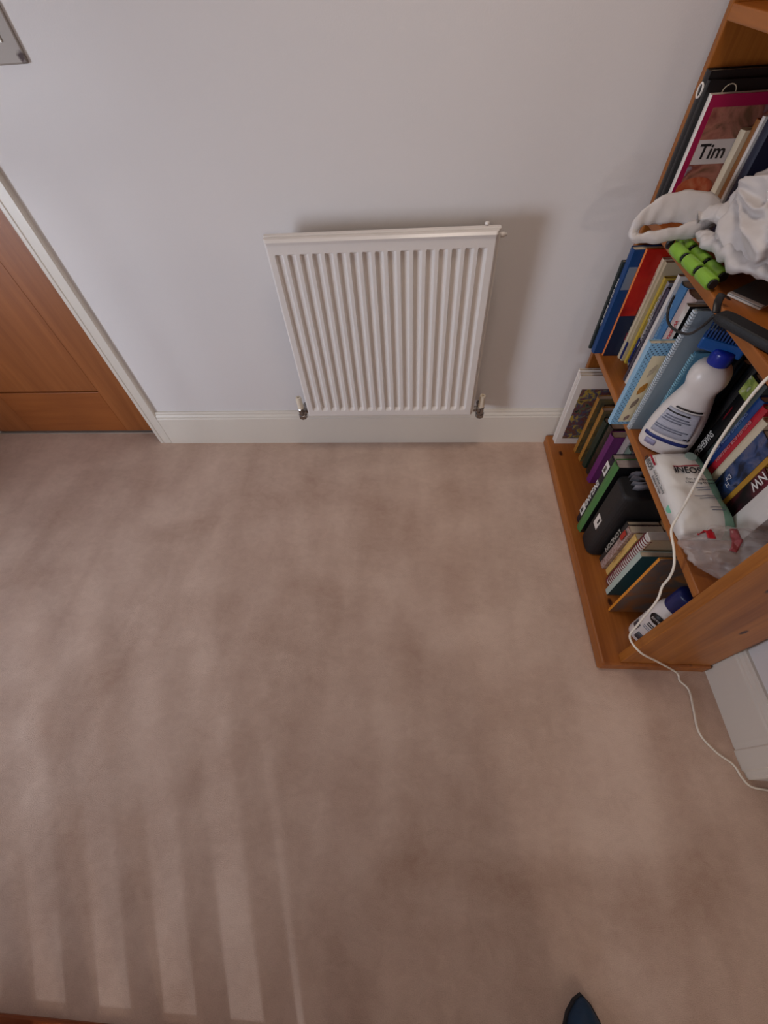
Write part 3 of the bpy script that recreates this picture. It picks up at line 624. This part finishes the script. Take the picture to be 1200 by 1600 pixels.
drape('faded_red_print', [(-.004, .040, 0), (-.006, .024, 0), (-.014, .004, 0), (-.022, -.010, 0)], .0065, C('film_pink', (150, 70, 74), rough=.3))

# --- bottom shelf
cmx = blotch('comic_art', [(40, 48, 60), (190, 160, 60), (70, 84, 110), (120, 60, 50), (90, 110, 90), (30, 34, 40)], 34)
b = book('slim white hardback against the pine side panel, bottom shelf', .556, -.040, .011, z1_, .328, .2, white, group=G1, bulge=.1)
b = book('second slim white hardback from the side panel, bottom shelf', .557, -.0515, .010, z1_, .322, .2, C('cover_white_warm', (222, 212, 204)), group=G1, bulge=.1)
b = book('white spined hardback with a dark comic strip picture on its cover', .558, -.062, .010, z1_, .320, .2, white, group=G1, bulge=.1)
cover_patch(b, .02, .19, .03, .265, cmx)
b = book('small pink and white paperback high behind the white hardbacks', .70, -.075, .015, z1_, .36, .1, C('cover_blush', (190, 160, 158)), group=G1, bulge=.1)
gold = C('frame_gold', (170, 118, 48))
for i, (x_, h_, w_) in enumerate(((.626, .262, 'nearer the white hardbacks'), (.634, .25, 'nearer the purple book'))):
    b = book('gold edged book with dark picture cover, ' + w_, x_, -.10 - i * .045, .022, z1_, h_, .17, gold, near=blotch('antique', [(60, 54, 40), (120, 100, 60), (80, 84, 72)], 20), group=G1, bulge=.1)
    cover_patch(b, .012, .158, .012, h_ - .012, blotch('antique_pic', [(44, 46, 42), (96, 90, 66), (120, 96, 50)], 30)); 
b = book('dark brown book between the gold edged books', .65, -.1235, .018, z1_, .24, .16, C('cover_umber', (70, 46, 30)), group=G1, bulge=.1)
b = book('dark green book left of the purple one', .645, -.170, .030, z1_, .225, .16, C('cover_forest', (34, 48, 36)), group=G1, bulge=.2)
b = book('black book with faint gold bands left of the purple one', .652, -.202, .036, z1_, .235, .16, blotch('blackgold', [(26, 24, 24), (40, 34, 30), (80, 60, 40)], 30), group=G1, bulge=.2)
b = book('bright purple hardback on the bottom shelf', .646, -.243, .032, z1_, .232, .16, purple, group=G1, bulge=.35)
for i, (t, h, c_, n_) in enumerate(((.03, .25, paper_g, 'pale grey'), (.028, .235, C('cover_mint', (110, 130, 120)), 'grey green'), (.03, .25, C('cover_plum', (88, 70, 78)), 'plum'), (.03, .24, C('cover_ash', (150, 140, 140)), 'ash grey'))):
    book(n_ + ' book deeper on the bottom shelf behind the purple book', .68, -.278 - i * .034, t, z1_, h, .14, c_, pages=paper_g, group=G1, bulge=.1)
b = book('navy book with white title "ENGLAND" and round white labels', .572, -.424, .030, z1_, .315, .2, C('cover_ink', (26, 26, 38)), pages=paper_g, group=G1, bulge=.2)
spine_text(b, 'ENGLAND', .026, .47, white_ink, 1.0, .0005)
for zz, s in ((.062, '100'), (.268, '100')):
    spine_label(b, zz - .022, zz + .022, white_ink, .8); text('badge', s, .016, frame((-.0085, -.015, zz), (0, 0, -1), (0, -1, 0)), black_ink, b, 1, .0006)
b = book('green spined hardback beside the large black case', .566, -.457, .034, z1_, .330, .2, green, near=dkblack, pages=paper_g, group=G1, bulge=.35)
# zipped black disc wallet
cw = empty('disc_wallet', (.566, -.494, z1_), 'large black zipped case with white sticker on the bottom shelf', 'case')
rc = .026; WT = .088
wp_ = [(.24, 0), (rc, 0)] + [(rc - rc * math.sin(t), -rc + rc * math.cos(t)) for t in [PI / 2 * i / 6 for i in range(1, 7)]] + [(rc - rc * math.cos(t), -WT + rc - rc * math.sin(t)) for t in [PI / 2 * i / 6 for i in range(7)]] + [(.24, -WT)]
bm = bmesh.new(); extrude(bm, wp_, 2, 0, .305); obj('shell', bm, mat('black_nylon', (24, 25, 28), .55, bump=.3, bscale=500), cw, bevel=.008, seg=3)
for k in range(4):
    bm = bmesh.new(); n = 14; g = []
    for i in range(n + 1):
        x = .03 + .18 * i / n; yy = -.012 - k * .014 + .003 * math.sin(i * 1.3 + k); g.append([bm.verts.new((x, yy + w_, z)) for z in (.304, .326 + .005 * math.sin(i * .9 + k * 2)) for w_ in (0, .0012)])
    for a, c in zip(g, g[1:]):
        for q in ((0, 1), (1, 3), (3, 2), (2, 0)): bm.faces.new((a[q[0]], a[q[1]], c[q[1]], c[q[0]]))
    obj('sleeve', bm, mat('grey_film', (150, 146, 152), .3), cw, smooth=True)
obj('sticker', bx(-.0012, .0008, -.058, -.030, .11, .160), white, cw); obj('sticker_print', bx(-.0018, .0004, -.053, -.046, .132, .155), black_ink, cw)
# London guides, notebooks
b = book('dark book with grey capital letters "LONDON" on its spine', .606, -.590, .014, z1_, .215, .09, C('cover_charcoal', (52, 48, 46)), group=G1, bulge=.1)
spine_text(b, 'LONDON', .020, .55, C('print_grey', (176, 170, 160)), 1.3, .0006)
b = book('paperback with brick red patterned spine beside the London book', .606, -.606, .024, z1_, .215, .09, blotch('brickprint', [(120, 70, 58), (200, 180, 170), (130, 84, 72), (220, 200, 190)], 70, .5, (1, 1, 3)), group=G1, hard=False, bulge=.06)
spine_label(b, .165, .20, C('print_red', (180, 50, 40)), .6)
b = book('cream yellow spined paperback beside the brick patterned one', .616, -.632, .020, z1_, .215, .08, C('cover_butter', (222, 184, 108)), group=G1, hard=False, bulge=.06)
spine_text(b, 'GUIDE TO WALKS', .008, .5, C('print_brown', (150, 100, 50)), 1.2)
b = book('thin black book between yellow paperback and spiral notebook', .618, -.654, .010, z1_, .205, .07, dkblack, group=G1, bulge=.1)
nb = empty('spiral_notebook', (.604, -.668, z1_), 'white spiral notebook with dark red wire binding', 'notebook')
obj('cover', bx(.006, .095, -.028, -.0255, 0, .28), C('notebook_cover', (206, 184, 150)), nb); obj('back_cover', bx(.006, .095, -.002, 0, 0, .28), white, nb); obj('pages', bx(.006, .093, -.0254, -.0021, .001, .279), paper_w, nb)
bm = bmesh.new()
for k in range(25): tube(bm, [Vector((.006 + .009 * math.cos(a), -.014 + .0155 * math.sin(a), .012 + k * .0107 + .0008 * a)) for a in [PI * .15 + i * PI * 1.7 / 12 for i in range(13)]], .0014, 5)
obj('wire_binding', bm, C('wire_red', (120, 40, 44)), nb)
b = book('dark teal hardback with pale spine beside the spiral notebook', .598, -.702, .018, z1_, .238, .2, C('cover_pale_edge', (180, 196, 186)), near=tealc, group=G1, bulge=.05)
cover_patch(b, .06, .15, .03, .16, blotch('tealpic', [(30, 80, 86), (60, 70, 70), (120, 84, 66)], 16))
b = book('thin amber edged book with brown cover near the white lotion bottle', .590, -.766, .008, z1_, .318, .2, ambr, near=blotch('browncover', [(176, 112, 56), (150, 100, 64), (110, 104, 100), (196, 126, 60)], 12), group=G1, bulge=.1)
b = book('grey paperback right behind the amber edged book', .66, -.745, .018, z1_, .31, .14, paper_g, group=G1, hard=False, bulge=.05)
b = book('tan book with black pictogram deeper behind the London book', .70, -.586, .033, z1_, .33, .11, C('cover_tan', (150, 108, 70)), group=G1, bulge=.1)
b = book('white book printed with bold black letters deeper behind the notebook', .703, -.620, .045, z1_, .27, .12, C('cover_bone', (176, 162, 146)), group=G1, bulge=.1)
text('title', 'LO', .05, frame((.04, -.022, .2745), (1, 0, 0), (0, 1, 0)), black_ink, b, 1, .002)
b = book('dark slate book deeper behind the yellow paperback', .703, -.667, .032, z1_, .26, .12, C('cover_gunmetal', (60, 60, 64)), group=G1, bulge=.1)
# lotion bottle at the near end
lb = empty('lotion_bottle', (.664, -.846, z1_), 'white lotion bottle with dark blue cap on the bottom shelf by the side panel', 'bottle', rz=math.radians(-50))
bm = bmesh.new(); lathe(bm, [(.034, 0), (.039, .004), (.0405, .012), (.0405, .15), (.038, .185), (.031, .203), (.024, .210)], 32, None, 1, .72, power=2.3); o = obj('body', bm, wp, lb, smooth=True)
bm = bmesh.new(); lathe(bm, [(.033, .203), (.034, .206), (.033, .268), (.029, .274), (.01, .275)], 28, None, 1, .74, power=2.2); obj('cap', bm, C('cap_navy', (16, 34, 96), rough=.3), lb, smooth=True)
Rl = .0410
def lwrap(nm, z0, z1, a0, a1, mt, off=.0004, ell=False):
    bm = bmesh.new(); g = []; n = 10
    for k in range(n + 1):
        u = k / n; t = -PI / 2 + a0 + (a1 - a0) * u; c, s_ = math.cos(t), math.sin(t); p = 2 / 2.3
        x = (Rl + off) * math.copysign(abs(c) ** p, c); y = (Rl * .72 + off) * math.copysign(abs(s_) ** p, s_)
        hh = math.sqrt(max(1 - (2 * u - 1) ** 2, .02)) if ell else 1; zc = (z0 + z1) / 2; hz = (z1 - z0) / 2 * hh
        g.append((bm.verts.new((x, y, zc - hz)), bm.verts.new((x, y, zc + hz))))
    for a, c in zip(g, g[1:]): bm.faces.new((a[0], c[0], c[1], a[1]))
    o = obj(nm, bm, mt, lb, smooth=True); sdm = o.modifiers.new('thick', 'SOLIDIFY'); sdm.thickness = .0005; sdm.offset = 0; return o
lwrap('logo_oval', .128, .168, -.75, .35, black_ink, .0005, True)
text('logo', 'Simple', .014, frame((-.006, -.0305, .148), (1, .06, .0), (0, 0, 1)), white_ink, lb)
lwrap('grey_label', .045, .075, -1.15, -.55, C('print_dark_grey', (78, 78, 84))); lwrap('grey_label', .02, .05, -.35, .35, C('print_dark_grey', (78, 78, 84)))
for zz in (.112, .103): lwrap('print_line', zz, zz + .004, -.4, .2, black_ink)
for zz in (.092, .084): lwrap('print_line', zz, zz + .002, -.5, .4, grey_ink)

# --- upper shelf clutter
bag = empty('carrier_bag', (.672, -.385, z3_), 'scrunched white carrier bag with handle loop on the upper shelf', 'carrier bag')
bagm = mat('bag_white', (204, 197, 194), .42, var=.03, scale=18)
bb = bagm.node_tree.nodes['Principled BSDF']; bb.inputs['Subsurface Weight'].default_value = .2; bb.inputs['Subsurface Radius'].default_value = (.02, .02, .02)
bm = bmesh.new(); bmesh.ops.create_icosphere(bm, subdivisions=6, radius=1)
def ridge(x): return (1 - abs(x)) ** 2
kn = Vector((-.62, .70, .35)).normalized(); e1 = kn.cross(Vector((0, 0, 1))).normalized(); e2 = kn.cross(e1)
for v in bm.verts:
    p = v.co.copy(); r_ = p - kn * .8; ang = math.atan2(r_.dot(e2), r_.dot(e1)); ds = (p - kn).length
    w1 = noise.noise(p * 1.4 + Vector((7, 2, 4)))
    f1 = noise.noise(Vector((math.cos(ang) * 2.1 + w1, math.sin(ang) * 2.1, ds * .7)))          # folds running out from the knot
    f2 = noise.noise(Vector((math.cos(ang) * 3.6 + w1 * 2, math.sin(ang) * 3.6, ds * 1.6 + 4)))
    c3 = noise.noise(p * 3.4 + Vector((w1 * 2, 3, 9)))
    d = .24 * noise.noise(p * 1.15 + Vector((3, 8, 1))) + .26 * ridge(f1 * 1.6) + .05 * ridge(f2 * 1.5) + .06 * ridge(c3 * 1.6)
    q = p * (.68 + d)
    v.co = Vector((q.x * .098 + .002 + .02 * p.y, q.y * .165 + .0, max(q.z * .086 + .108 - .016 * p.y, .034)))
o = obj('body', bm, bagm, bag, smooth=True); sm_ = o.modifiers.new('smooth', 'SMOOTH'); sm_.factor = .5; sm_.iterations = 5
def crumple(bm, amp, fr):
    bm.normal_update()
    for v in list(bm.verts): v.co += v.normal * (amp * (noise.noise(v.co * fr) + .6 * noise.noise(v.co * fr * 2.3 + Vector((4, 1, 7)))))
def wl(x, y, z): return Vector((x - .672, y + .385, z - z3_))
def loop_band(name, cen, wid, depth, tilt):
    """closed film loop lying in a plane that faces the room; width varies round it"""
    path = catmull([wl(*c) for c in cen] + [wl(*cen[0])], 8)[:-1]; n = len(path); nb = Vector(tilt).normalized(); rings = []
    W = [wid[int(i / 8)] * (1 - (i % 8) / 8) + wid[(int(i / 8) + 1) % len(wid)] * (i % 8) / 8 for i in range(n)]
    for i in range(n):
        d = (path[(i + 1) % n] - path[i - 1]).normalized(); s_ = d.cross(nb).normalized(); rr = []
        for k in range(12):
            t = 2 * PI * k / 12; wob = .0022 * noise.noise(path[i] * 55 + Vector((k * .4, 0, 0)))
            rr.append(path[i] + s_ * math.cos(t) * W[i] + nb * (math.sin(t) * depth + wob))
        rings.append([bm.verts.new(x) for x in rr])
    for i in range(n):
        a_, b_ = rings[i], rings[(i + 1) % n]
        for k in range(12): bm.faces.new((a_[k], a_[(k + 1) % 12], b_[(k + 1) % 12], b_[k]))
bm = bmesh.new()
loop_band('h', [(.4635, -.250, .866), (.474, -.256, .858), (.505, -.262, .862), (.552, -.262, .868), (.600, -.258, .878), (.604, -.250, .900), (.556, -.242, .908), (.510, -.240, .905), (.478, -.243, .890)], [.007, .009, .012, .014, .018, .027, .029, .025, .015], .007, (.15, -1, .25))
crumple(bm, .004, 45); obj('handle_loop', bm, bagm, bag, smooth=True)
bm = bmesh.new(); P_ = catmull([wl(.585, -.250, .892), wl(.612, -.262, .902), wl(.640, -.295, .912), wl(.665, -.33, .925)], 14); tube(bm, P_, [.022 + .012 * i / (len(P_) - 1) for i in range(len(P_))], 14, .6); crumple(bm, .008, 40); obj('handle_root', bm, bagm, bag, smooth=True)
bm = bmesh.new(); P_ = catmull([wl(.600, -.275, .872), wl(.602, -.33, .872), wl(.604, -.40, .878), wl(.622, -.47, .884), wl(.66, -.52, .892)], 14); tube(bm, P_, [.011 + .008 * math.sin(PI * i / (len(P_) - 1)) for i in range(len(P_))], 12, .8); crumple(bm, .009, 38); obj('rolled_hem', bm, bagm, bag, smooth=True)
# rolls of green bags with black cores, in two rows on the shelf edge
lime = mat('lime_film', (132, 178, 58), .22, bump=.25, bscale=90)
def roll(a, b_, label):
    a, b_ = Vector(a), Vector(b_); d = (b_ - a); L_ = d.length; d.normalize(); mid = (a + b_) / 2
    r = empty('bag_roll', mid, label, 'roll of bags', 'green bag rolls on the upper shelf edge')
    M_ = d.to_track_quat('Z', 'X').to_matrix().to_4x4()
    bm = bmesh.new(); lathe(bm, [(.0065, -L_ / 2 + .0005), (.0120, -L_ / 2), (.0128, -L_ / 2 + .002), (.0128, L_ / 2 - .002), (.0120, L_ / 2), (.0065, L_ / 2 - .0005)], 22, M_)
    bm2 = bm; obj('film', bm2, lime, r, smooth=True)
    bm = bmesh.new(); lathe(bm, [(.0088, -L_ / 2 - .0045), (.0092, -L_ / 2 - .004), (.0092, L_ / 2 + .004), (.0088, L_ / 2 + .0045)], 16, M_); obj('core', bm, black, r)
rows = (((.560, -.260, .8405), (.579, -.428, .8405), 'front row'), ((.586, -.222, .8405), (.608, -.402, .8405), 'back row'))
for a, c, n_ in rows:
    a, c = Vector(a), Vector(c)
    for k, w_ in enumerate(('far', 'middle', 'near')):
        s, e = k / 3 + .035, (k + 1) / 3 - .035
        roll(a + (c - a) * s, a + (c - a) * e, 'lime green bag roll with black core, %s roll of the %s' % (w_, n_))
# leaflet, pouch and strap
lf = empty('magazine', (.622, -.466, z3_), 'dark grey covered magazine lying flat behind the black pouch', 'magazine', rz=math.radians(33))
obj('pages', bx(0, .14, -.036, .030, 0, .004), paper_w, lf); obj('cover', bx(-.0005, .1405, -.0365, .0305, .004, .0052), C('cover_dark_grey', (88, 92, 94), rough=.3), lf); obj('white_border', bx(0, .010, -.036, .030, .0052, .0058), white, lf)
pc = empty('black_pouch', (.568, -.567, z3_), 'small black zip pouch on the front of the upper shelf', 'pouch')
bm = bmesh.new(); lathe(bm, [(.8, 0), (.96, .1), (1, .4), (1, .6), (.96, .9), (.8, 1)], 28, Matrix.Translation((.020, -.020, 0)) @ Matrix.Rotation(math.radians(28), 4, 'Z') @ Matrix.Diagonal((.017, .075, .017, 1)), power=6); obj('body', bm, mat('black_fabric', (22, 23, 26), .6, bump=.3, bscale=400), pc, bevel=.002)
bm = bmesh.new(); tube(bm, catmull([(-.02, .045, .012), (-.016, .062, .022), (.0, .085, .024), (.02, .092, .012)]), .007, 8, .25); obj('strap', bm, black, pc, smooth=True)
bm = bmesh.new(); tube(bm, catmull([(-.024, .040, .010), (-.026, .052, -.020), (-.018, .090, -.058), (-.016, .145, -.080), (-.013, .185, -.084), (-.008, .212, -.072), (-.002, .225, -.05)]), .0028, 8); obj('cord', bm, black, pc, smooth=True)
ea = empty('black_ring', (.563, -.235, z3_), 'black ring end under the handle of the white bag', 'ring')
bm = bmesh.new(); tube(bm, [Vector((.0, .0, .018)) + Vector((.012 * math.cos(a), .016 * math.cos(a), .012 * math.sin(a))) for a in [2 * PI * i / 20 for i in range(20)]], .005, 8, closed=True); obj('band', bm, black, ea, smooth=True)

# ------------------------------------------------------------------ white cable down the bookcase front to the doorway
cable = catmull([(.70, -.62, .830), (.62, -.66, .832), (.568, -.695, .832), (.556, -.704, .790), (.557, -.712, .70), (.560, -.728, .62), (.562, -.744, .552), (.566, -.748, .512), (.556, -.770, .490), (.558, -.806, .472), (.558, -.836, .452), (.560, -.848, .420), (.560, -.853, .385), (.556, -.874, .352), (.556, -.889, .248), (.553, -.904, .195), (.575, -.937, .180), (.648, -.938, .110), (.735, -.938, .024), (.752, -.945, .006), (.752, -.958, .004), (.768, -.982, .0035), (.762, -1.034, .0035), (.756, -1.088, .0035), (.780, -1.130, .0035), (.812, -1.158, .0035), (.822, -1.186, .0035), (.836, -1.204, .0035), (.875, -1.210, .0035), (.96, -1.22, .0035), (1.05, -1.26, .0035)], 8)
bm = bmesh.new(); tube(bm, cable, .0027, 8); tag(obj('cable', bm, mat('cable_white', (238, 230, 216), .4), smooth=True), 'thin white cable trailing from the bookcase down across the carpet', 'cable')

# ------------------------------------------------------------------ slatted wooden bench end at the lower left, blue shoe toe
bn_ = empty('slatted_bench', (-.5, -1.72, 0), 'brown wooden slatted bench whose bottom rail shows at the lower left corner', 'bench')
def bpart(nm, *a): return obj(nm, bx(a[0] + .5, a[1] + .5, a[2] + 1.72, a[3] + 1.72, a[4], a[5]), dark_pine, bn_, bevel=.003)
bpart('bottom_rail', -1.3, -.05, -1.74, -1.681, 0, .012); bpart('top_rail', -1.3, -.05, -1.74, -1.69, .90, .95)
for c_ in (-1.213, -1.073, -.933, -.793, -.654, -.515, -.377, -.240): bpart('slat', c_ - .031, c_ + .031, -1.722, -1.700, .012, .90)
bpart('leg', -.180, -.075, -1.75, -1.685, .03, .90)
bpart('seat_board', -1.3, -.05, -1.80, -1.74, .40, .43); bpart('leg', -.12, -.06, -1.80, -1.75, 0, .40); bpart('leg', -1.29, -1.23, -1.80, -1.75, 0, .40)
sh = empty('shoe', (.333, -1.703, 0), 'dark blue pointed shoe toe at the bottom edge of the view', 'shoe', rz=math.radians(-6))
def shoe_ring(y, w_, h, z0): return [Vector((w_ * math.cos(t), y, z0 + (h if math.sin(t) > 0 else .0) * max(math.sin(t), 0) ** .8)) for t in [2 * PI * i / 20 for i in range(20)]]
bm = bmesh.new(); rr = []
for y, w_, h in ((.122, .004, .010), (.115, .013, .022), (.095, .028, .034), (.06, .041, .046), (.02, .045, .060), (-.04, .042, .075), (-.10, .038, .085), (-.14, .032, .085), (-.155, .018, .08)):
    rr.append([bm.verts.new(p) for p in shoe_ring(y, w_, h, .012)])
for a, c in zip(rr, rr[1:]):
    for i in range(20): bm.faces.new((a[i], a[(i + 1) % 20], c[(i + 1) % 20], c[i]))
bm.faces.new(rr[0]); bm.faces.new(rr[-1])
obj('upper', bm, mat('shoe_blue', (14, 50, 80), .6, var=.2, scale=40), sh, smooth=True)
bm = bmesh.new(); prof_ = [(.0, .126), (.016, .115), (.031, .095), (.044, .06), (.047, .02), (.044, -.04), (.04, -.1), (.034, -.14), (.016, -.16)]
extrude(bm, prof_ + [(-x, y) for x, y in reversed(prof_[1:])], 2, 0, .014); obj('sole', bm, mat('sole_black', (24, 28, 36), .7), sh)
# unseen blocker added behind the viewpoint, casts a standing person's shadow
blocker = empty('shadow_blocker', (.25, -2.22, 0), 'tall white blocker added unseen behind the viewpoint to shade floor and wall', 'shadow_blocker')
obj('body', bx(-.17, .17, -.2, .2, .06, 1.35), gloss_white, blocker, bevel=.003); obj('plinth', bx(-.15, .15, -.18, .18, 0, .06), gloss_white, blocker)
for s_ in (-1, 1):
    dd = obj('door', bx(s_ * .085 - .082, s_ * .085 + .082, .2, .218, .08, 1.33), gloss_white, blocker, bevel=.002); obj('knob', bx(s_ * .03 - .008, s_ * .03 + .008, .218, .236, .5, .516), chrome, dd, bevel=.003)
